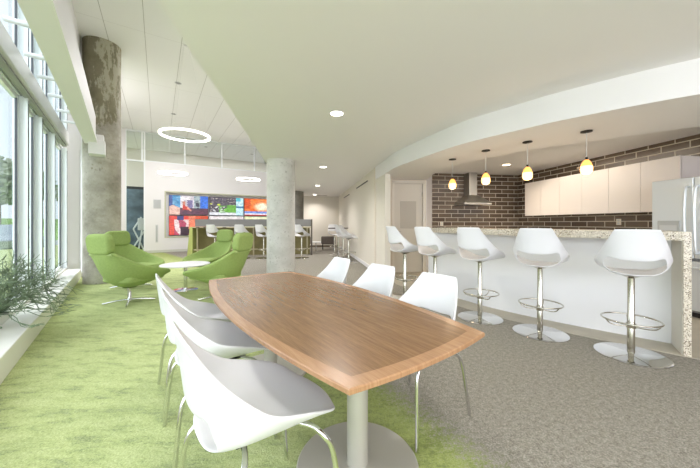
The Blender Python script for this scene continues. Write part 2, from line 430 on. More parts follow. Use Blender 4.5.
# soffit over the bar
outer = crom([(.74, 6.14), (.86, 5.4), (1.19, 4.49), (1.48, 3.81), (1.87, 3.27), (2.19, 2.89), (2.82, 2.34), (3.7, 1.85), (4.9, 1.55)], 6)
inner = crom([(5.3, 2.5), (4.6, 2.75), (3.77, 3.12), (3.19, 3.62), (2.75, 3.98), (2.33, 4.43), (2.04, 4.95), (1.84, 5.6), (1.78, 6.27)], 6)
sp_ = [tuple(p) for p in outer]+[kr(1.45)]+[kr(2.4)]+[tuple(p) for p in inner]+[(1.86, 7.06), (.60, 6.885)]
bm_s = MB(); bm_s.prism(sp_, 2.24, LC)
struct(bm_s.build('ceiling_soffit', white_paint, smooth=.5))

# kitchen floor strip in plain vinyl
Pp = [(1.42, 5.25), (1.52, 5.00), (1.787, 4.467), (2.069, 3.99), (2.58, 3.42), (3.216, 2.852)]
panel = crom(Pp, 6)
def offs(curve, d):
    out = []
    for i, p in enumerate(curve):
        t = (curve[min(i+1, len(curve)-1)]-curve[max(i-1, 0)]).normalized()
        out.append(p+Vector((t.y, -t.x))*(-d))   # d > 0 to the kitchen side
    return out
strip_front = [tuple(p) for p in offs(panel, -.33)]
if strip_front[3][0] > panel[3].x: strip_front = [tuple(p) for p in offs(panel, .33)]; SG = -1
else: SG = 1
fl = [(.9, 6.1), (.86, 6.85)]+[(1.86, 7.0), (2.19, 7.7), (4.66, 8.05), kr(-1)] + [(4.2, 1.4), (3.4, 2.25)] + list(reversed(strip_front)) 
fl = [(.90, 6.9), (2.19, 7.7), (4.66, 8.05), kr(.5), (4.6, .9), (3.9, 1.85)] + list(reversed(strip_front)) + [(.9, 5.7)]
struct(MB().prism(fl, 0, .004).build('floor_kitchen', floor_vinyl))

# ---------------------------------------------------------------- windows
ys = [6.25, 5.15, 4.35, 3.7, 2.75, 1.7, .6, -.6, -1.8, -3]
for i in range(len(ys)-1):
    ya, yb = ys[i], ys[i+1]
    f = MB()
    def fb(o0, o1, y0, y1, z0, z1): f.prism([wl(o0, y0), wl(o0, y1), wl(o1, y1), wl(o1, y0)], z0, z1)
    for z0, z1 in ((.235, 2.80), (3.02, HC)):
        fb(1.36, 1.19, ya, ya-.055, z0, z1)
        fb(1.36, 1.30, ya-.055, ya-.10, z0, z1)
        fb(1.36, 1.30, yb+.05, yb, z0, z1)
        fb(1.36, 1.31, ya-.10, yb+.05, z0, z0+.05); fb(1.36, 1.31, ya-.10, yb+.05, z1-.05, z1)
    fb(1.36, 1.28, ya, yb, 2.80, 3.02)
    w = struct(f.build('window_%d' % (10+i), frame_white))
    g = MB(); f = g
    fb(1.350, 1.345, ya-.10, yb+.05, .285, 2.75); fb(1.350, 1.345, ya-.10, yb+.05, 3.07, HC-.05)
    g.build('pane', glass, w)
    g = MB(); f = g
    for z0, z1 in ((.285, 2.75), (3.07, HC-.05)):
        fb(1.335, 1.305, ya-.10, ya-.115, z0, z1); fb(1.195, 1.184, ya-.018, ya-.03, z0, z1)
        fb(1.335, 1.305, yb+.065, yb+.05, z0, z1)
    g.build('gasket', gasket_m, w)
lbox('trim_4', shade_box, 1.24, 1.10, -3, 6.0, 2.80, 3.04, bevel=.01)
lbox('trim_5', mat('shade_hem', (150, 151, 148), .6), 1.235, 1.15, -3, 5.99, 2.775, 2.80)
# long beam beside the windows
lbox('trim_6', white_paint, .71, .47, -2.5, 5.45, 2.70, 2.76)
lbox('trim_7', white_paint, .68, .50, -2.5, 5.45, 2.76, 3.2)
for i, y in enumerate((2.2, 2.73, 3.3, 3.8, 4.35, 4.95, 5.5)):
    a = Vector((*wl(1.12, y), 3.13)); b = a+Vector((WP.x, WP.y, 0))*.34
    tag(MB().tube([a, b], .026, 10).build('strut', frame_white, smooth=1), 'round white strut %s' % ['nearest the camera, above the shade cassette', 'second from the camera, above the shade cassette', 'third from the camera, above the shade cassette', 'fourth from the camera, above the shade cassette', 'third from the column, above the shade cassette', 'second from the column, above the shade cassette', 'nearest the column, above the shade cassette'][i], 'strut', 'struts between windows and beam')
bk = MB()
c0 = Vector(wl(.36, 5.42))
bk.box((0, 0, 2.62), (.24, .30, .26), bev=.006); bk.box((.02, 0, 2.80), (.16, .26, .12), bev=.006)
tag(bk.build('bracket', white_paint, loc=(-4.82, 5.53, 0), rz=math.atan2(WP.y, WP.x)), 'white boxy bracket where the beam meets the tall peeling column', 'bracket')

# ---------------------------------------------------------------- columns
def col(x, y, r, z1, m, label):
    o = MB().lathe([(0, 0), (r, 0), (r, z1), (0, z1)], n=64).build('column', m, loc=(x, y, 0), smooth=.6)
    return tag(o, label, 'column')
col(-5.08, 5.95, .305, HC, conc1, 'tall round concrete column with peeling brown paint beside the windows')
col(-1.475, 6.2, .295, LC, conc2, 'round pale concrete column beyond the wooden table, under the low ceiling')
col(-2.30, 12.3, .33, LC, conc3, 'grey column in the far hallway behind the pale round one')
pp = MB().tube([(-5.47, 5.93, .2), (-5.47, 5.93, HC)], .028, 12)
for z in (2.35, 2.5, 2.65, 3.3): pp.tube([(-5.47, 5.93, z), (-5.47, 5.93, z+.05)], .036, 12)
tag(pp.build('pipe', white_paint, smooth=1), 'thin white vertical pipe between the window end and the peeling column', 'pipe')

# ---------------------------------------------------------------- shell seats
def shell(name, parent, z, lo=2, hi=9, sz=1):
    # centre line (y, z), edge (y, z), half width, exponent
    R = [(.285, -.004, .245, .004, .12, 2.2), (.262, .012, .235, .018, .185, 2.4), (.17, .013, .19, .052, .228, 2.6), (.05, .0, .13, .080, .244, 2.8), (-.06, -.002, .07, .101, .250, 3),
         (-.16, .003, .015, .118, .253, 3.3), (-.222, .018, -.035, .134, .252, 3.6), (-.235, .066, -.075, .156, .244, 3.6), (-.243, .128, -.12, .194, .227, 3.2), (-.252, .20, -.175, .246, .204, 2.7),
         (-.262, .285, -.225, .308, .176, 2.4), (-.271, .358, -.262, .363, .152, 2.2), (-.275, .388, -.274, .386, .138, 2)]
    rows = [(a, b, w, c-a, d-b, p) for a, b, c, d, w, p in R]
    us = [-1, -.93, -.8, -.62, -.42, -.2, 0, .2, .42, .62, .8, .93, 1]
    mb = MB(); G = []
    for cy, cz, w, dy, dz, p in rows:
        G.append([mb.bm.verts.new((w*u, cy+dy*abs(u)**p, cz+dz*abs(u)**p)) for u in us])
    for i in range(len(rows)-1):
        for j in range(len(us)-1):
            if i in (6, 7) and lo <= j <= hi: continue
            mb.bm.faces.new((G[i][j], G[i][j+1], G[i+1][j+1], G[i+1][j]))
    o = mb.build(name, plastic, parent, smooth=4); o.location = (0, 0, z); o.scale = (1, 1, sz)
    sd = o.modifiers.new('s', 'SOLIDIFY'); sd.thickness = .013; sd.offset = 0
    ss = o.modifiers.new('u', 'SUBSURF'); ss.levels = 2; ss.render_levels = 2
    return o
def make_chair():
    t = thing('dining_chair', '', 'chair'); shell('seat_shell', t, .458, 3, 8)
    for sx in (-1, 1):
        for sy in (-1, 1):
            yb, yf = (.24, .19) if sy > 0 else (.25, .16)
            pts = crom([(sx*.245, sy*yb, .003), (sx*.235, sy*(yb-.012), .12), (sx*.212, sy*(yb-.04), .34), (sx*.198, sy*(yf-.02), .405), (sx*.155, sy*(yf-.05), .435), (sx*.08, sy*.09, .438), (sx*.02, sy*.08, .438)], 5)
            MB().tube(pts, .0105, 12).build('leg', chrome, t, smooth=1)
    MB().box((0, 0, .440), (.20, .24, .008), bev=.003).box((0, 0, .447), (.12, .15, .014)).build('mounting_plate', dark_plastic, t)
    return t
c0 = Vector((-.306, 1.906)); e1 = Vector((-.593, .805)); e2 = Vector((.805, .593))
ch = make_chair(); first = True
spec = [(-.46, 1, 0, 'nearest of the three white chairs on the kitchen side of the wooden table'), (.10, 1, .03, 'middle of the three white chairs on the kitchen side of the wooden table'), (.72, 1, -.02, 'farthest of the three white chairs on the kitchen side of the wooden table'),
        (-.60, -1, .05, 'nearest white shell chair, on the window side of the wooden table'), (.07, -1, .0, 'middle of the three white chairs on the window side of the wooden table'), (.62, -1, -.0, 'farthest of the three white chairs on the window side of the wooden table')]
for a, sd, dr, lab in spec:
    p = c0+e1*a+e2*(sd*(.535 if sd > 0 else .50)); f = e2*(-sd); rz = facing(f.x, f.y)+dr
    if first: ch.location = (p.x, p.y, 0); ch.rotation_euler = (0, 0, rz); ch['label'] = lab; ch['group'] = 'white chairs around the wooden table'; first = False
    else: dup(ch, (p.x, p.y, 0), rz, lab, 'white chairs around the wooden table')

def make_stool():
    t = thing('bar_stool', '', 'stool', group='white bar stools along the bar')
    shell('seat_shell', t, .738, sz=1.06)
    MB().lathe([(0, .0), (.262, 0), (.262, .008), (.25, .014), (.06, .020), (.045, .028), (0, .028)], n=56).build('base', chrome, t, smooth=.5)
    MB().lathe([(0, .02), (.028, .02), (.028, .36), (.0255, .365), (.0255, .70), (.034, .705), (.07, .722), (.09, .732), (0, .732)], n=24).build('pole', stool_metal, t, smooth=.6)
    r = MB(); r.tube([(.205*math.cos(a), .02+.205*math.sin(a), .32) for a in [2*PI*k/48 for k in range(48)]], .0075, 10, closed=True)
    for a in (PI/2, PI*7/6, PI*11/6):
        r.tube(crom([(.028*math.cos(a), .028*math.sin(a), .265), (.10*math.cos(a), .01+.10*math.sin(a), .265), (.17*math.cos(a), .015+.17*math.sin(a), .28), (.205*math.cos(a), .02+.205*math.sin(a), .32)], 4), .006, 8)
    r.lathe([(.031, .25), (.037, .25), (.037, .29), (.031, .29)], n=20)
    r.build('footrest', stool_metal, t, smooth=1); return t
st = make_stool()
bs = [(2.554, 2.636, 'white bar stool nearest the granite bar end and refrigerator', (.60, .80)), (2.073, 3.164, 'white bar stool second from the granite bar end', (.66, .75)), (1.640, 3.66, 'white bar stool in the middle of the row of five', (.80, .60)),
      (1.24, 4.22, 'white bar stool fourth from the granite bar end', (.85, .53)), (.885, 4.68, 'white bar stool farthest along the bar, before the grey door', (.92, .40))]
for i, (x, y, lab, f) in enumerate(bs):
    rz = facing(*f)
    if i == 0: st.location = (x, y, .004); st.rotation_euler = (0, 0, rz); st['label'] = lab
    else: dup(st, (x, y, 0 if i > 0 else .004), rz, lab)
st.location.z = .0
for x, y, lab, f, g in [(-4.52, 9.70, 'leftmost white stool at the grey-screened counter before the screens', (.1, 1), 1), (-3.63, 9.80, 'second white stool from the left at the grey-screened counter', (.1, 1), 1), (-2.93, 9.85, 'white stool at the grey-screened counter just left of the pale column', (.35, .94), 1),
                     (-1.66, 9.95, 'white stool at the grey-screened counter just right of the pale column', (.45, .9), 1),
                     (-.04, 8.75, 'white stool nearest in the group along the hallway wall', (.95, -.3), 2), (-.22, 9.75, 'white stool in the middle of the group along the hallway wall', (.9, .4), 2), (-.60, 11.2, 'white stool farthest along the hallway wall', (.4, -.9), 2)]:
    dup(st, (x, y, 0), facing(*f), lab, 'white stools at the grey counter' if g == 1 else 'white stools along the hallway wall')

# ---------------------------------------------------------------- wooden table
tb_ = thing('conference_table', 'boat-shaped walnut table with white shell chairs on both sides', 'table', (c0.x, c0.y, 0), math.atan2(e1.y, e1.x))
HL, HW, BU, BE = 1.025, .378, .112, .028
def outline(ins, n=28):
    pts = []
    hl, hw_ = HL-ins, HW-ins*.9
    for k in range(n): t = -1+2*k/n; pts.append((t*hl, -(hw_+BU*(1-t*t))))
    for k in range(8): t = -1+2*k/8; pts.append((hl+BE*(1-t*t), t*hw_))
    for k in range(n): t = 1-2*k/n; pts.append((t*hl, hw_+BU*(1-t*t)))
    for k in range(8): t = 1-2*k/8; pts.append((-hl-BE*(1-t*t), t*hw_))
    return pts
A0, A1 = outline(0), outline(.055)
bd = MB(); n = len(A0)
lv = [[bd.bm.verts.new((x, y, z)) for x, y in P] for P, z in ((A1, .6805), (outline(.012), .6805), (A0, .690), (A0, .704), (outline(.004), .708), (A1, .708))]
for a, b in zip(lv, lv[1:]+[lv[0]]):
    for k in range(n): bd.bm.faces.new((a[k], a[(k+1) % n], b[(k+1) % n], b[k]))
bd.build('edge_band', walnut_band, tb_)
MB().prism(outline(.0555), .682, .7075).build('tabletop', walnut, tb_)
for s in (-1, 1):
    pd = MB().lathe([(0, 0), (.30, 0), (.30, .010), (.294, .015), (.055, .018), (.052, .02), (.052, .672), (.12, .675), (.12, .681), (0, .681)], (s*.578, 0, 0), 56).build('pedestal', mat('satin_aluminium', (186, 183, 172), .42, .35), tb_, smooth=.5)

# ---------------------------------------------------------------- bar counter
bar = thing('bar_counter', 'curved white bar counter topped with speckled granite slab and waterfall end', 'counter')
pb = offs(panel, SG*.12)
MB().strip([tuple(p) for p in panel], [tuple(p) for p in pb], 0, 1.04).build('front_panel', bar_m, bar, smooth=.5)
fr = crom([(1.42, 5.05), (1.66, 4.40), (1.93, 3.86), (2.41, 3.22), (3.01, 2.617)], 6)
bk_ = crom([(1.80, 5.35), (2.06, 4.72), (2.33, 4.24), (2.84, 3.66), (3.42, 3.19)], 6)
sl = MB().strip([tuple(p) for p in fr], [tuple(p) for p in bk_], 1.04, 1.12)
sl.build('worktop', granite_m, bar, smooth=.5)
q = Vector((.84, -.55)).normalized()*.05
a, b = fr[-1], bk_[-1]
MB().prism([tuple(a), tuple(a+q), tuple(b+q), tuple(b)], 0, 1.12).build('waterfall_end', granite_m, bar)
MB().prism([tuple(a+(b-a)*.03), tuple(a+(b-a)*.03-q*.12), tuple(b-q*.12), tuple(b)], .004, 1.038).build('end_liner', liner_m, bar)

# ---------------------------------------------------------------- kitchen
def kloc(x, y): return (x, y, 0)
hood = thing('range_hood', 'stainless pyramid range hood on the brown tiled wall', 'range hood', (3.20, 7.75+.14*1.01, 0), math.atan2(.14, 1))
MB().box((0, -.14, 2.23), (.22, .26, .60)).build('chimney', brushed, hood, bevel=.004)
hm = MB(); v = [hm.bm.verts.new(p) for p in [(-.38, -.50, 1.72), (.38, -.50, 1.72), (.38, -.01, 1.72), (-.38, -.01, 1.72), (-.12, -.28, 1.935), (.12, -.28, 1.935), (.12, -.01, 1.935), (-.12, -.01, 1.935)]]
for f in ((0, 1, 5, 4), (1, 2, 6, 5), (2, 3, 7, 6), (3, 0, 4, 7), (4, 5, 6, 7), (3, 2, 1, 0)): hm.bm.faces.new([v[k] for k in f])
hm.build('canopy', brushed, hood)
MB().box((0, -.255, 1.695), (.76, .49, .05), bev=.004).build('rim', brushed, hood)
# wall cabinets on the right wall
krz = math.atan2(-1, .14)      # local X runs towards the camera along the wall, local -Y towards the kitchen
ed = Vector((.14, -1)).normalized()
cf0 = Vector((4.37, 7.25)); out = Vector((-1, -.14)).normalized()
dep = .41
tt = [0, .505, 1.02, 1.53, 2.045, 2.555, 3.07]
labs = ['glossy white double wall cabinet nearest the tiled kitchen corner', 'glossy white double wall cabinet in the middle of the row', 'glossy white double wall cabinet next to the refrigerator']
for k in range(3):
    t0, t1 = tt[2*k], tt[2*k+2]
    pos = cf0+ed*t0; L = t1-t0
    t = thing('wall_cabinet', labs[k], 'cabinet', (pos.x, pos.y, 0), krz, 'glossy wall cabinets')
    MB().box((L/2, dep/2+.02, 1.78), (L-.002, dep-.022, .80)).build('body', cab_m, t)
    for j in (0, 1):
        a, b = tt[2*k+j]-t0, tt[2*k+j+1]-t0
        MB().box(((a+b)/2, .009, 1.78), (b-a-.005, .018, .81), bev=.002).build('door', cab_m, t)
# refrigerator
fr0 = Vector((4.26, 4.10))
F = thing('refrigerator', 'stainless french-door refrigerator with water dispenser behind the bar end', 'refrigerator', (fr0.x, fr0.y, 0), krz)
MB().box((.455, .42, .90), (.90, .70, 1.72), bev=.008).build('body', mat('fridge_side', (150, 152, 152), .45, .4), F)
MB().box((.455, .36, .03), (.86, .6, .06)).build('kick_plate', dark_plastic, F)
for j, (a, b) in enumerate(((.004, .452), (.458, .906))):
    d = MB().box(((a+b)/2, .035, 1.265), (b-a, .07, 1.03), bev=.012).build('door', fridge_m, F)
    hx = .452-.045 if j == 0 else .458+.045
    MB().tube(crom([(hx, .0, 1.66), (hx, -.05, 1.63), (hx, -.07, 1.3), (hx, -.05, .86), (hx, 0, .83)], 8), .015, 12).build('handle', fridge_m, d, smooth=1)
    if j == 0:
        MB().box((.20, -.004, 1.13), (.24, .012, .20), bev=.003).build('dispenser_frame', mat('dispenser_steel', (190, 194, 194), .3, .6), d)
        MB().box((.20, -.012, 1.11), (.19, .006, .12)).build('dispenser_panel', mat('dispenser_light', (206, 208, 208), .4), d)
fz = MB().box((.455, .035, .405), (.902, .07, .62), bev=.012).build('freezer_drawer', fridge_m, F)
MB().tube(crom([(.08, 0, .64), (.10, -.05, .64), (.455, -.07, .64), (.81, -.05, .64), (.83, 0, .64)], 8), .014, 12).build('handle', fridge_m, fz, smooth=1)
# small items
def outlet(x, y, z, rz, lab):
    t = thing('outlet', lab, 'outlet', (x, y, z), rz)
    MB().box((0, -.006, 0), (.085, .012, .115), bev=.003).build('cover_plate', outlet_m, t)
    for s in (-1, 1): MB().box((0, -.013, s*.026), (.034, .004, .03)).build('socket', light_grey, t)
outlet(2.46, 7.788, 1.18, math.atan2(.14, 1), 'cream outlet on brown tiles left of the range hood')
outlet(5.06, 5.455, 1.22, krz, 'cream outlet on brown tiles below the wall cabinets')
gp = cf0+ed*1.62-out*.06
tag(MB().lathe([(0, 0), (.03, 0), (.03, .015), (0, .015)], (0, 0, 0), 16).tube(crom([(0, 0, .01), (-.01, 0, .06), (.0, -.05, .10), (.02, -.14, .105), (.04, -.2, .09)], 5), .011, 8).tube(crom([(0, 0, .02), (.03, -.05, .05), (.06, -.16, .055)], 5), .008, 8).build('hook_lamp', gold_arm, loc=(gp.x, gp.y, 2.186), rz=krz-.5, smooth=1), 'small pale curved fitting on top of the white wall cabinets', 'lamp')

# pendants
def pend(x, y, lab):
    t = thing('pendant_lamp', lab, 'pendant lamp', (x, y, 2.24), 0, 'amber glass pendants over the bar')
    MB().lathe([(0, 0), (.056, 0), (.056, -.012), (.012, -.02), (0, -.02)], n=24).build('ceiling_canopy', black_metal, t, smooth=.6)
    MB().tube([(0, 0, -.015), (0, 0, -.31)], .0028, 6).build('cord', light_grey, t)
    MB().lathe([(0, -.295), (.012, -.295), (.014, -.32), (.02, -.335), (0, -.335)], n=20).build('socket_cap', black_metal, t, smooth=.6)
    MB().lathe([(.018, -.325), (.03, -.337), (.046, -.365), (.054, -.395)], n=28).build('glass_neck', amber, t, smooth=3.5)
    MB().lathe([(.054, -.395), (.058, -.425), (.056, -.455), (.046, -.478), (.026, -.488), (0, -.490)], n=28).build('glass_shade', amber_hot, t, smooth=3.5)
    l = bpy.data.lights.new('pendant_glow', 'POINT'); l.energy = 1.8; l.color = (1, .82, .62); l.shadow_soft_size = .05
    o = bpy.data.objects.new('pendant_glow', l); C.objects.link(o); o.location = (x, y, 2.24-.53)
for x, y, lab in ((2.677, 3.283, 'amber glass pendant lamp over the bar, nearest the refrigerator'), (2.27, 3.71, 'amber glass pendant lamp over the bar, second from the refrigerator'),
                  (1.945, 4.153, 'amber glass pendant lamp over the bar, third from the refrigerator'), (1.668, 4.72, 'amber glass pendant lamp over the bar, farthest from the refrigerator')):
    pend(x, y, lab)
def downlight(x, y, z, lab, m=lamp_emit, power=60, r=.075, colr=(1, .95, .92), on=True):
    t = thing('downlight', lab, 'ceiling light', (x, y, z), 0, 'recessed ceiling downlights')
    MB().lathe([(r, 0), (r+.022, 0), (r+.022, -.006), (r, -.004)], n=28).build('trim_ring', white_paint if on else light_grey, t, smooth=.8)
    MB().lathe([(0, -.002), (r, -.002), (r, -.0035), (0, -.0035)], n=28).build('lens', m, t)
    if power:
        l = bpy.data.lights.new('downlight_beam', 'SPOT'); l.energy = power; l.color = colr; l.spot_size = 2.5; l.spot_blend = .8; l.shadow_soft_size = .07
        o = bpy.data.objects.new('downlight_beam', l); C.objects.link(o); o.location = (x, y, z-.02)
downlight(-.16, 3.52, LC, 'bright recessed downlight nearest the camera in the low ceiling', power=75)
downlight(-.64, 6.89, LC, 'bright recessed downlight second from the camera in the low ceiling', power=75)
downlight(-1.15, 10.3, LC, 'bright recessed downlight third from the camera in the hallway ceiling', power=90)
downlight(-1.66, 13.7, LC, 'bright recessed downlight farthest down the hallway', power=70)
downlight(3.57, 6.62, LC, 'warm recessed downlight in the kitchen ceiling near the hood', warm_lamp, 60, .08, (1, .85, .66))
off = mat('unlit_fitting', (140, 140, 138), .5)
downlight(-4.48, 7.56, HC, 'small grey ceiling fitting nearer the camera in the plank ceiling', off, 0, .06, on=False)
downlight(-5.9, 9.7, HC, 'small grey ceiling fitting above the large ring lamp', off, 0, .06, on=False)
downlight(-6.9, 13.9, HC, 'small grey ceiling fitting behind the left clerestory glass', off, 0, .06, on=False)
downlight(-5.2, 15.4, HC, 'small grey ceiling fitting behind the middle clerestory glass', off, 0, .06, on=False)
# ring lamps
for x, y, lab in ((-3.39, 5.97, 'large glowing ring lamp hanging nearest, over the green chairs'), (-6.40, 10.5, 'glowing ring lamp hanging left, before the video screens'), (-4.21, 12.0, 'glowing ring lamp hanging right, above the video screens')):
    t = thing('ring_lamp', lab, 'ring lamp', (x, y, 3.0), 0, 'suspended ring lamps')
    R = .45
    MB().lathe([(R-.016, -.016), (R+.016, -.016), (R+.016, .016), (R-.016, .016), (R-.016, -.016)], n=72).build('ring', ring_emit, t, smooth=.8)
    for k in range(3):
        a = 2*PI*k/3+.5
        MB().tube([(R*math.cos(a), R*math.sin(a), .018), (.05*math.cos(a), .05*math.sin(a), HC-3.0)], .0012, 5).build('wire', light_grey, t)
    MB().lathe([(0, HC-3.015), (.03, HC-3.015), (.03, HC-3.0), (0, HC-3.0)], n=24).build('ceiling_rose', white_paint, t)
# slots
for ya, yb, z, lab in ((9.5, 7.82, 2.335, 'black linear air slot high on the hallway wall, nearer one'), (12.6, 11.05, 2.29, 'black linear air slot high on the hallway wall, farther one')):
    p, q_ = Vector(hw(yb)), Vector(hw(ya)); L = (q_-p).length
    t = thing('air_slot', lab, 'air vent', (p.x, p.y, z), math.atan2(q_.y-p.y, q_.x-p.x))
    MB().box((L/2, .006, 0), (L, .012, .034)).build('frame', black_metal, t); MB().box((L/2, .013, 0), (L-.04, .004, .016)).build('blade', slot_m, t)
t = thing('ceiling_vent', 'thin linear vent in the hallway ceiling by the far wall', 'air vent', (-1.42, 13.95, LC), math.atan2(.14, 1))
MB().box((0, 0, -.005), (.62, .07, .01)).build('frame', mat('vent_brown', (150, 140, 122), .6), t); MB().box((0, 0, -.011), (.58, .03, .003)).build('slot', slot_m, t)
# pantry door
D = MB().box(((dx0+dx1)/2, .05, 1.085), (dx1-dx0-.02, .045, 2.15)).build('door_1', mat('door_paint', (214, 208, 196), .5), loc=(pa.x, pa.y, 0), rz=prz); struct(D)
MB().box(((dx0+dx1)/2, .024, 1.40), (.40, .012, .66), bev=.003).build('door_panel', mat('door_inset', (186, 180, 168), .5), D)
fm = MB()
for a in ((dx0-.05, dx0+.01), (dx1-.01, dx1+.05)): fm.box(((a[0]+a[1])/2, -.006, 1.10), (a[1]-a[0], .02, 2.2))
fm.box(((dx0+dx1)/2, -.006, 2.19), (dx1-dx0+.1, .02, .06)); fm.build('door_frame', mat('frame_paint', (224, 218, 206), .5), D)
MB().tube([(dx0+.07, .03, 1.0), (dx0+.07, -.03, 1.0), (dx0+.17, -.035, 1.0)], .009, 8).build('door_handle', brushed, D, smooth=1)
for z in (.3, 1.05, 1.9): MB().box((dx1-.012, .018, z), (.02, .02, .1)).build('hinge', brushed, D)

# ---------------------------------------------------------------- green lounge chairs
def make_lounge():
    t = thing('lounge_chair', '', 'armchair', group='green swivel lounge chairs')
    R = [(.46, .385, .43, .415, .24, 2.2), (.42, .362, .41, .44, .34, 2.2), (.29, .305, .33, .475, .405, 2.3), (.12, .262, .18, .51, .425, 2.3), (-.05, .25, .05, .545, .42, 2.3), (-.19, .30, -.06, .585, .395, 2.3),
         (-.28, .41, -.16, .63, .355, 2.2), (-.335, .53, -.24, .68, .31, 2.2), (-.37, .65, -.32, .735, .262, 2.1), (-.39, .75, -.385, .775, .222, 2), (-.393, .785, -.393, .79, .20, 2)]
    rows = [(a, b, w, c-a, d-b, p) for a, b, c, d, w, p in R]
    us = [-1, -.92, -.75, -.5, -.25, 0, .25, .5, .75, .92, 1]
    mb = MB(); G = [[mb.bm.verts.new((w*u, cy+dy*abs(u)**p, cz+dz*abs(u)**p)) for u in us] for cy, cz, w, dy, dz, p in rows]
    for i in range(len(rows)-1):
        for j in range(len(us)-1): mb.bm.faces.new((G[i][j], G[i][j+1], G[i+1][j+1], G[i+1][j]))
    o = mb.build('upholstered_shell', green_fab, t, smooth=4)
    s = o.modifiers.new('s', 'SOLIDIFY'); s.thickness = .05; s.offset = 0
    s = o.modifiers.new('u', 'SUBSURF'); s.levels = 2; s.render_levels = 2
    cu = MB(); pts = [(-.22, -.22), (.22, -.22), (.29, -.02), (.30, .18), (.25, .37), (0, .40), (-.25, .37), (-.30, .18), (-.29, -.02)]
    cu.prism([tuple(p) for p in crom(pts, 4, True)], .33, .43); cu.build('seat_cushion', green_fab, t, smooth=.8, bevel=.025)
    hr = MB(); rp = []
    for qx, qy, a0 in ((.115, .05, 0), (-.115, .05, 90), (-.115, -.05, 180), (.115, -.05, 270)):
        for k in range(7): a = math.radians(a0+15*k); rp.append((qx+.095*math.cos(a), qy+.095*math.sin(a)))
    hr.prism(rp, -.058, .058); bmesh.ops.transform(hr.bm, matrix=Matrix.Rotation(PI/2, 4, 'X'), verts=hr.bm.verts)
    h = hr.build('headrest', green_fab, t, smooth=1.2, bevel=.04); h.modifiers['b'].segments = 4; h.location = (0, -.405, .905); h.rotation_euler = (math.radians(8), 0, 0)
    MB().tube([(-.20, -.405, .762), (.20, -.405, .762)], .014, 8).build('headrest_seam', green_seam, t, smooth=1)
    MB().lathe([(0, .035), (.035, .035), (.03, .06), (.025, .07), (.025, .22), (.09, .235), (0, .235)], n=24).build('swivel_post', chrome, t, smooth=.6)
    for k in range(4):
        a = PI/4+k*PI/2; c, s_ = math.cos(a), math.sin(a)
        MB().tube([(0, 0, .05), (.15*c, .15*s_, .042), (.32*c, .32*s_, .016)], [.02, .016, .012], 8).build('foot', chrome, t, smooth=1)
    return t
lc = make_lounge()
L4 = [(-3.33, 4.38, (.25, .97), 'green lounge chair turned away, nearest the window sill'), (-4.08, 5.42, (.93, -.36), 'green lounge chair in front of the tall peeling column'),
      (-2.06, 4.62, (-.97, .24), 'green lounge chair right of the round white table, nearest the wooden table'), (-3.0, 6.25, (-.35, -.94), 'green lounge chair behind the round white table, before the grey counter')]
for i, (x, y, f, lab) in enumerate(L4):
    if i == 0: lc.location = (x, y, 0); lc.rotation_euler = (0, 0, facing(*f)); lc['label'] = lab
    else: dup(lc, (x, y, 0), facing(*f), lab)
rt = thing('side_table', 'round white pedestal table between the green lounge chairs', 'table', (-2.96, 5.22, 0))
MB().lathe([(0, .445), (.38, .445), (.40, .451), (.40, .459), (.395, .465), (0, .465)], n=56).build('tabletop', white_top, rt, smooth=.6)
MB().lathe([(0, .012), (.03, .012), (.03, .42), (.10, .445), (0, .445)], n=24).build('pole', chrome, rt, smooth=.6)
MB().lathe([(0, 0), (.20, 0), (.20, .006), (.04, .016), (0, .016)], n=40).build('base', chrome, rt, smooth=.6)

# ---------------------------------------------------------------- counter before the screens
kp = math.atan2(.14, 1)
K = thing('high_counter', 'long counter with grey privacy screen and green end panel before the video screens', 'counter', (-5.62, 10.32, 0), kp)
MB().box((2.1, .22, 1.04), (4.2, .5, .04), bev=.004).build('worktop', champagne, K)
MB().box((2.1, .30, 1.205), (4.2, .06, .27), bev=.004).build('privacy_screen', screen_grey, K)
MB().box((2.1, .32, .51), (4.1, .04, 1.01)).build('back_panel', olive_wood, K)
e = MB(); v = [e.bm.verts.new(p) for p in [(-.16, -.03, 0), (.02, -.03, 0), (.02, .48, 0), (-.16, .48, 0), (-.07, -.03, 1.06), (.02, -.03, 1.06), (.02, .48, 1.06), (-.07, .48, 1.06)]]
for f in ((0, 1, 5, 4), (1, 2, 6, 5), (2, 3, 7, 6), (3, 0, 4, 7), (4, 5, 6, 7), (3, 2, 1, 0)): e.bm.faces.new([v[k] for k in f])
e.build('end_panel', green_panel, K)
MB().box((4.22, .22, .67), (.05, .5, 1.34)).build('end_panel', grey_brown, K)['label'] = 'grey-brown end panel'
for x in (.16, 2.1, 4.05): MB().box((x, .05, .51), (.04, .04, 1.02)).build('post', champagne, K)
MB().box((2.1, .02, .24), (4.1, .04, .04)).build('foot_rail', champagne, K)
for x in (.2, .45, .75, 1.1, 1.6, 2.2, 2.8): MB().box((x, -.035, 1.045), (.12, .012, .025)).build('power_socket', dark_plastic, K)

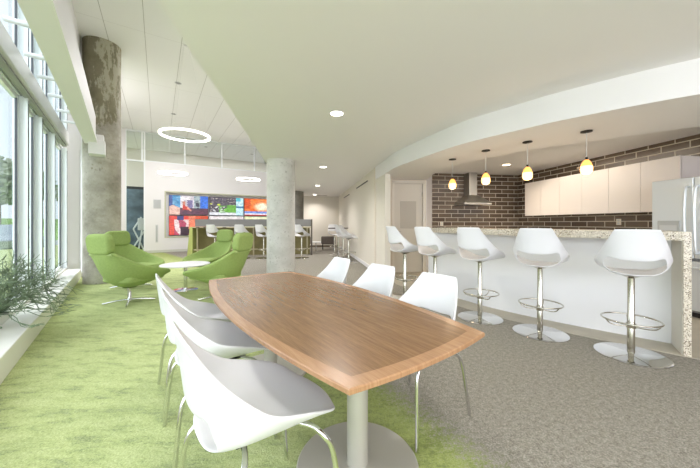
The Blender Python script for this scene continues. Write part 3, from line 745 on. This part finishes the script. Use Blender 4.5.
# ---------------------------------------------------------------- video screens
def ss(a, b, x): t = max(0, min(1, (x-a)/(b-a))); return t*t*(3-2*t)
def blend(c, d, f): return tuple(c[i]*(1-f)+d[i]*f for i in range(3))
rnd = random.Random(3)
def vn(x, y, s, seed=0):
    def h(i, j): return ((math.sin(i*127.1+j*311.7+seed*74.7)*43758.5453) % 1)
    x *= s; y *= s; i, j = math.floor(x), math.floor(y); fx, fy = x-i, y-j
    return (h(i, j)*(1-fx)+h(i+1, j)*fx)*(1-fy)+(h(i, j+1)*(1-fx)+h(i+1, j+1)*fx)*fy
def img_gym(u, v):          # u right, v up
    c = (225, 222, 222)
    if u < .28: c = blend((150, 190, 215), (40, 120, 175), vn(u, v, 9, 1))
    elif u < .62: c = blend((235, 230, 230), (190, 180, 190), vn(u, v, 12, 2))
    elif u < .79: c = blend((190, 205, 200), (110, 125, 140), vn(u, v, 14, 3))
    else: c = blend((40, 90, 190), (70, 130, 230), vn(u, v, 8, 4))
    if u < .08: c = (70, 90, 150)
    if v < .36: c = blend((110, 60, 80), (70, 50, 70), vn(u, v, 14, 5))
    if .44 < u < .60 and .35 < v < .78 and abs(u-.52) < .06+.03*vn(u, v, 20, 1): c = (120, 110, 150)
    if .33 < u < .40 and .38 < v < .7: c = (190, 120, 100)
    if .33 < u < .5 and .25 < v < .5 and u-.33 < (.55-v)*.9: c = (200, 60, 50)
    if .44 < u < .56 and abs(v-(.40-(u-.44)*1.6)) < .06: c = (225, 150, 130)
    if .66 < u < .76 and .3 < v < .72 and vn(u, v, 18, 6) > .35: c = (60, 60, 80)
    if u < .27 and v < .5-.9*abs(u-.10): c = (222, 180, 165)
    return c
def img_flag(u, v):
    c = blend((200, 50, 45), (225, 80, 60), vn(u, v, 7, 1))
    if .12 < u < .5 and v < .8:
        s = math.sin((u*22)+v*5+vn(u, v, 5, 2)*2)
        c = (235, 205, 205) if s > .1 else (170, 60, 90)
    if .2 < u < .36 and v > .78: c = (50, 55, 110)
    if .28 < u < .75 and v < .42 and vn(u, v, 6, 3) > .28: c = (60, 40, 55)
    if .48 < u < .66: c = blend((235, 140, 110), (225, 110, 80), vn(u, v, 9, 4)) if v > .3 else c
    if u > .66: c = (205, 80, 50) if v > .8 else blend((225, 120, 90), (180, 60, 50), vn(u, v, 8, 5))
    return c
def img_match(u, v):
    if u > .78:
        c = blend((170, 220, 235), (210, 236, 242), vn(u, v, 10, 2))
        if .42 < v < .52: c = (60, 110, 150)
        if v > .8 and u < .92: c = (90, 190, 205)
        return c
    if v < .16: return blend((225, 225, 230), (200, 205, 215), vn(u, v, 20, 1))
    g = blend((90, 150, 60), (120, 185, 80), vn(u, v, 10, 3))
    if u > .5 and v < .58: c = g
    elif u > .28 and v < .52 and vn(u, v, 16, 9) > .45: c = g
    else:
        c = blend((45, 40, 55), (125, 115, 125), vn(u, v, 26, 4))
        if vn(u, v, 34, 5) > .82: c = (215, 205, 190)
    if (u-.27)**2+(v-.58)**2 < .002 or (u-.05)**2+(v-.62)**2 < .0012: c = (205, 225, 60)
    if .1 < u < .45 and .2 < v < .48 and vn(u, v, 22, 7) > .68: c = (230, 235, 235)
    return c
def img_fire(u, v):
    c = blend((225, 95, 45), (240, 140, 70), vn(u, v, 5, 1))
    f = max(0, 1-((u-.55)**2/.09+(v-.52)**2/.09)); c = blend(c, (255, 236, 205), min(1, f*1.3+.35*(vn(u, v, 9, 2)-.4)))
    if u < .2 and v > .4: c = blend(c, (200, 60, 30), .6)
    if v < .24: c = (120, 150, 220) if v > .13 else (225, 215, 225)
    if v < .06: c = (190, 60, 60)
    return c
def img_pale(u, v): return blend((232, 205, 215), (215, 222, 215), vn(u, v, 5, 1))
def img_yel(u, v): return blend((215, 225, 165), (232, 228, 205), vn(u, v, 6, 1))
sm = bpy.data.materials.new('screen_picture'); sm.use_nodes = True
nt = sm.node_tree; at = nt.nodes.new('ShaderNodeVertexColor'); at.layer_name = 'Col'; bs_ = nt.nodes['Principled BSDF']
bs_.inputs['Base Color'].default_value = (.02, .02, .02, 1); bs_.inputs['Roughness'].default_value = .3
nt.links.new(at.outputs[0], bs_.inputs['Emission Color']); bs_.inputs['Emission Strength'].default_value = .72
labsS = [['wall screen showing gym scene in blue and red, top left', 'wall screen showing a football match, top middle', 'wall screen showing a fiery orange explosion, top right'],
         ['wall screen showing a striped flag on red, bottom left', 'pale wall screen half hidden behind the grey counter, bottom middle', 'yellowish wall screen half hidden behind the grey counter, bottom right']]
imgs = [[img_gym, img_match, img_fire], [img_flag, img_pale, img_yel]]
for r in range(2):
    for k in range(3):
        t0 = .50+k*1.515; z0 = (1.54, .68)[r]; W_, H_ = 1.49, .84
        base = tv(t0, -.10)
        t = thing('television', labsS[r][k], 'television', (base.x, base.y, z0), trot, 'screens of the video wall')
        MB().box((W_/2, .03, H_/2), (W_, .05, H_), bev=.004).build('casing', dark_plastic, t)
        nx, nz = 72, 40
        me = bpy.data.meshes.new('display'); vs = []; fs = []; cols = []
        for i in range(nx):
            for j in range(nz):
                x0, x1 = .014+(W_-.028)*i/nx, .014+(W_-.028)*(i+1)/nx; a0, a1 = .018+(H_-.032)*j/nz, .018+(H_-.032)*(j+1)/nz
                b0 = len(vs); vs += [(x0, .0035, a0), (x1, .0035, a0), (x1, .0035, a1), (x0, .0035, a1)]; fs.append((b0, b0+1, b0+2, b0+3))
                q_ = .78+.44*vn(i/nx, j/nz, 34, 11); c_ = imgs[r][k]((i+.5)/nx, (j+.5)/nz); cols += [(*S(tuple(min(255, v*q_) for v in c_)), 1)]*4
        me.from_pydata(vs, [], fs); ca_ = me.color_attributes.new('Col', 'FLOAT_COLOR', 'CORNER')
        for i_, c_ in enumerate(cols): ca_.data[i_].color = c_
        me.materials.append(sm); o = bpy.data.objects.new('display', me); C.objects.link(o); o.parent = t
# wall speaker and slim handle left of the screens
p = tv(tpix(157.3))
t = thing('wall_speaker', 'square light grey speaker on the white wall left of the screens', 'speaker', (p.x, p.y, 1.97), trot)
MB().box((0, -.012, 0), (.26, .024, .36), bev=.004).build('grille', light_grey, t); MB().box((0, -.025, 0), (.22, .004, .32)).build('mesh_panel', mat('mesh_grey', (186, 188, 188), .8), t)
p = tv(tpix(156.8))
t = thing('wall_plate', 'slim vertical grey plate low on the white wall under the speaker', 'wall plate', (p.x, p.y, .77), trot)
MB().box((0, -.008, 0), (.09, .016, .72), bev=.003).build('plate', light_grey, t); MB().box((0, -.018, 0), (.03, .006, .64)).build('slot', mat('plate_slot', (170, 172, 172), .7), t)
# beyond the glass partition
scn = MB(); s0 = tv(-1.9, -1.9)
t = thing('display_board', 'dark blue-grey board in the room behind the glass partition', 'board', (s0.x, s0.y, 0), trot)
MB().box((1.0, 0, 1.42), (2.3, .06, 2.8), bev=.01).build('frame', mat('board_frame', (60, 62, 64), .5), t)
MB().box((1.0, -.04, 1.45), (2.1, .02, 2.5)).build('panel', mat('board_panel', (104, 122, 134), .35, var=.35, scale=2.5), t)
s1 = tv(-.55, -.9)
t = thing('easel', 'white angular metal easel behind the glass partition', 'easel', (s1.x, s1.y, 0), trot+.4)
for a, b in (((-.3, 0, 0), (.2, 0, .85)), ((.25, .1, 0), (-.15, .1, .95)), ((-.15, .1, .95), (.1, 0, 1.45)), ((-.05, -.1, 0), (.12, 0, .9))): MB().tube([a, b], .03, 8).build('leg', frame_white, t, smooth=1)
MB().box((.12, 0, 1.15), (.30, .06, .5), bev=.02).build('backrest', frame_white, t)
# hallway furniture
t = thing('high_table', 'tall table with thin dark top among the hallway stools', 'table', (-.42, 10.4, 0))
MB().lathe([(0, 1.00), (.36, 1.00), (.36, 1.03), (0, 1.03)], n=40).build('tabletop', grey_brown, t, smooth=.6)
MB().lathe([(0, 0), (.22, 0), (.22, .01), (.03, .03), (.03, 1.0), (0, 1.0)], n=24).build('pedestal', chrome, t, smooth=.6)
def seat(x, y, lab, w=.62):
    t = thing('ottoman', lab, 'seat', (x, y, 0), kp, 'dark low seats in the hallway')
    MB().box((0, 0, .42), (w, .55, .34), bev=.04).build('cushion', grey_brown, t, smooth=1)
    for sx in (-1, 1):
        for sy in (-1, 1): MB().tube([(sx*(w/2-.06), sy*.2, 0), (sx*(w/2-.06), sy*.2, .27)], .015, 8).build('leg', black_metal, t, smooth=1)
seat(-.98, 13.1, 'dark low seat against the hallway back wall, right one')
seat(-2.0, 12.9, 'dark low seat in the hallway beside the grey counter end', .5)
t = thing('coffee_table', 'low white table between the dark hallway seats', 'table', (-1.45, 12.35, 0), kp)
MB().box((0, 0, .39), (.42, .5, .03), bev=.004).build('tabletop', white_top, t)
MB().lathe([(0, 0), (.16, 0), (.16, .01), (.02, .02), (.02, .376), (0, .376)], n=20).build('pedestal', chrome, t, smooth=.6)

# ---------------------------------------------------------------- plant on the sill
px_, py_ = wl(1.24, 2.72)
P = thing('potted_plant', 'spiky grey-green stick plant in a pale bowl on the window sill', 'plant', (px_, py_, .2352))
MB().lathe([(0, 0), (.08, 0), (.12, .05), (.13, .10), (.12, .10), (.11, .08), (0, .08)], n=32).build('pot', pot_m, P, smooth=.7)
rs = random.Random(11); br = MB()
def twig(p, d, L, r, dep):
    pts = [p]; q = p.copy(); dd = d.copy()
    for k in range(3):
        dd = (dd+Vector((rs.uniform(-.35, .35), rs.uniform(-.35, .35), rs.uniform(-.32, .22)))).normalized()
        q = q+dd*L/3
        if q.z < .03: q.z = .03
        pts.append(q.copy())
    br.tube(pts, [r, r*.9, r*.8, r*.6], 5)
    if dep > 0:
        for _ in range(rs.choice((2, 2, 3))):
            nd = (dd+Vector((rs.uniform(-.8, .8), rs.uniform(-.8, .8), rs.uniform(-.6, .6)))).normalized()
            twig(q, nd, L*rs.uniform(.6, .9), r*.85, dep-1)
for _ in range(96):
    a = rs.uniform(0, 2*PI); el = rs.uniform(.25, 1.3)
    d = Vector((math.cos(a)*math.cos(el), math.sin(a)*math.cos(el), math.sin(el)))
    twig(Vector((.11*math.cos(a)*rs.random(), .11*math.sin(a)*rs.random(), .12)), d, rs.uniform(.16, .25), .0048, 3)
for v in br.bm.verts:   # stay on the room side of the glass
    g = Vector((px_+v.co.x, py_+v.co.y)); o_ = -g.x-.785*g.y
    if o_ > 1.29: v.co.x += (o_-1.29)*.62; v.co.y += (o_-1.29)*.48
br.build('branches', plant_m, P, smooth=2)

# ---------------------------------------------------------------- outdoors
struct(MB().prism([(-120, -60), (-2, -60), wl(1.6, -3.1), wl(1.6, 6.4), (-16, 12), (-16, 120), (-120, 120)], -.45, -.35).build('ground', asphalt))
gb = MB(); G = []
for i in range(14):
    row = []
    for j in range(14):
        u, w = i/13, j/13
        row.append(gb.bm.verts.new((-26-40*w+ (u-.5)*70*.78, 26+10*w+(u-.5)*70*.62, -.36+2.2*math.sin(w*PI/2)+.1*math.sin(i*1.7+j))))
    G.append(row)
for i in range(13):
    for j in range(13): gb.bm.faces.new((G[i][j], G[i+1][j], G[i+1][j+1], G[i][j+1]))
struct(gb.build('ground_bank', grass_m, smooth=2))
def tree(x, y, z, h, r, m, lab):
    t = thing('tree', lab, 'tree', (x, y, z), 0, 'trees beyond the windows')
    tr = MB().tube([(0, 0, -.2), (.05, 0, h*.3), (0, .1, h*.6)], [.22, .16, .08], 8); rr = random.Random(int(x*7))
    for k in range(5):
        a = rr.uniform(0, 2*PI); tr.tube([(0, .03, h*(.3+.06*k)), (r*.6*math.cos(a), r*.6*math.sin(a), h*(.55+.06*k))], [.07, .03], 6)
    tr.build('trunk', bark, t, smooth=1)
    cr = MB()
    for k in range(1500):
        a, b = rr.uniform(0, 2*PI), math.acos(rr.uniform(-1, 1)); q = rr.random()**.4
        p = Vector((r*q*math.cos(a)*math.sin(b), r*q*math.sin(a)*math.sin(b), h*.66+h*.36*q*math.cos(b)))
        s = rr.uniform(.12, .3)*r/3; u = Vector((rr.uniform(-1, 1), rr.uniform(-1, 1), rr.uniform(-1, 1))).normalized(); w = u.orthogonal().normalized()
        cr.bm.faces.new([cr.bm.verts.new(p+q_) for q_ in (u*s, w*s, -u*s, -w*s)])
    cr.build('foliage', m, t)
for i, (x, y, h, r) in enumerate(((-40, 33, 7.5, 3.2), (-49, 43, 9, 3.8), (-40, 43, 6.5, 2.8), (-52, 33, 9, 3.8), (-31, 38, 7, 3.0))):
    tree(x, y, 1.0, h, r, (leaf_b, leaf_a)[i % 2], ['loose pale tree on the grass bank outside, nearest the window edge', 'dense green tree on the grass bank outside, left of the pillar gaps', 'small olive tree on the grass bank outside', 'tall green tree farthest left on the grass bank outside', 'olive tree at the right end of the grass bank outside'][i])
# parked car
cx, cy = -17.5, 14.6
car = thing('car', 'silver car parked outside beyond the window glass', 'car', (cx, cy, -.35), math.atan2(WD.y, WD.x)+.5)
prof = [(-2.2, .35), (-2.25, .75), (-1.75, .95), (-.9, 1.02), (-.25, 1.45), (1.1, 1.47), (1.75, 1.05), (2.2, .98), (2.25, .4)]
cb = MB(); A = [cb.bm.verts.new((x, -.85+(.1 if z > 1.1 else 0), z)) for x, z in prof]; B = [cb.bm.verts.new((x, .85-(.1 if z > 1.1 else 0), z)) for x, z in prof]
cb.bm.faces.new(A); cb.bm.faces.new(list(reversed(B)))
for k in range(len(prof)): cb.bm.faces.new((A[k], A[(k+1) % len(prof)], B[(k+1) % len(prof)], B[k]))
cb.build('body', car_paint, car, bevel=.05)
for s in (-1, 1):
    g = MB(); g.box((.35, s*.80, 1.22), (1.7, .04, .32)); g.build('side_window', car_glass, car)
    for x in (-1.4, 1.4):
        M = Matrix.Translation((x, s*.80, .33)) @ Matrix.Rotation(PI/2, 4, 'X')
        w = MB().lathe([(0, -.1), (.2, -.1), (.33, -.09), (.33, .09), (.2, .1), (0, .1)], n=24); bmesh.ops.transform(w.bm, matrix=M, verts=w.bm.verts); w.build('wheel', tyre, car, smooth=.8)

# ---------------------------------------------------------------- light
w = bpy.data.worlds.new('sky'); bpy.context.scene.world = w; w.use_nodes = True; nt = w.node_tree
bg = nt.nodes['Background']; tc = nt.nodes.new('ShaderNodeTexCoord')
n = nt.nodes.new('ShaderNodeTexNoise'); n.inputs['Scale'].default_value = 1.6; n.inputs['Detail'].default_value = 3
r = nt.nodes.new('ShaderNodeValToRGB'); r.color_ramp.elements[0].position = .35; r.color_ramp.elements[1].position = .6
r.color_ramp.elements[0].color = (.80, .90, .99, 1); r.color_ramp.elements[1].color = (.96, .98, 1, 1)
nt.links.new(tc.outputs['Generated'], n.inputs['Vector']); nt.links.new(n.outputs['Fac'], r.inputs['Fac']); nt.links.new(r.outputs[0], bg.inputs['Color'])
bg.inputs['Strength'].default_value = .85
def area(name, loc, target, sx, sy, e, col=(1, 1, 1)):
    l = bpy.data.lights.new(name, 'AREA'); l.shape = 'RECTANGLE'; l.size = sx; l.size_y = sy; l.energy = e; l.color = col
    o = bpy.data.objects.new(name, l); C.objects.link(o); o.location = loc
    o.rotation_euler = (Vector(target)-Vector(loc)).to_track_quat('-Z', 'Y').to_euler(); return o
# daylight through the window wall
sl_ = bpy.data.lights.new('overcast_daylight', 'SUN'); sl_.energy = 3.5; sl_.angle = 1.9; sl_.color = (.96, .94, 1)
so = bpy.data.objects.new('overcast_daylight', sl_); C.objects.link(so); so.location = (-10, 0, 8)
so.rotation_euler = Vector((WP.x, WP.y*.8, -.42)).to_track_quat('-Z', 'Y').to_euler()
area('kitchen_ceiling_fixture', (3.9, 5.6, LC-.02), (3.9, 5.6, 0), 1.0, 1.6, 14, (1, .9, .76))
area('lounge_fill_light', (-5.2, 8.4, HC-.03), (-5.2, 8.4, 0), 2.5, 2.5, 150, (.97, .95, 1))  # broad fill over the lounge, no fitting modelled
area('lounge_fill_light', (-2.4, 1.4, HC-.03), (-2.4, 1.4, 0), 1.4, 2.5, 40, (.97, .95, 1))  # added fill for the near end of the lounge, not a real fitting
area('beyond_room_fill', tuple(tv(3, -1.8))+(HC-.1,), tuple(tv(3, -2))+(0,), 5, 2, 60, (.97, .95, 1))  # area light put in to brighten the room beyond the glass

area('rear_fill_light', (2.0, -2.9, 1.5), (1.0, 2, 1.9), 8.0, 1.9, 150, (.95, .92, 1))  # added fill light behind the camera; no rear window is built
bl_ = bpy.data.lights.new('downlight_beam', 'SPOT'); bl_.energy = 55; bl_.color = (1, .97, .95); bl_.spot_size = 2.6; bl_.spot_blend = .8; bl_.shadow_soft_size = .12
bo = bpy.data.objects.new('downlight_beam', bl_); C.objects.link(bo); bo.location = (.33, .15, LC-.03)
cam = bpy.data.cameras.new('camera'); co = bpy.data.objects.new('camera', cam); C.objects.link(co)
co.location = (0, 0, 1.2); co.rotation_euler = (PI/2, 0, 0)
cam.sensor_width = 36; cam.lens = 290/700*36; cam.shift_x = 0; cam.shift_y = -11/700; cam.clip_start = .02; cam.clip_end = 400
sc = bpy.context.scene; sc.camera = co
vs_ = sc.view_settings; vs_.view_transform = 'Standard'; vs_.look = 'None'; vs_.gamma = 1; vs_.use_curve_mapping = False; vs_.exposure = .70
sc.cycles.max_bounces = 10; sc.cycles.diffuse_bounces = 6; sc.cycles.transparent_max_bounces = 12
try: sc.cycles.use_denoising = True
except Exception: pass
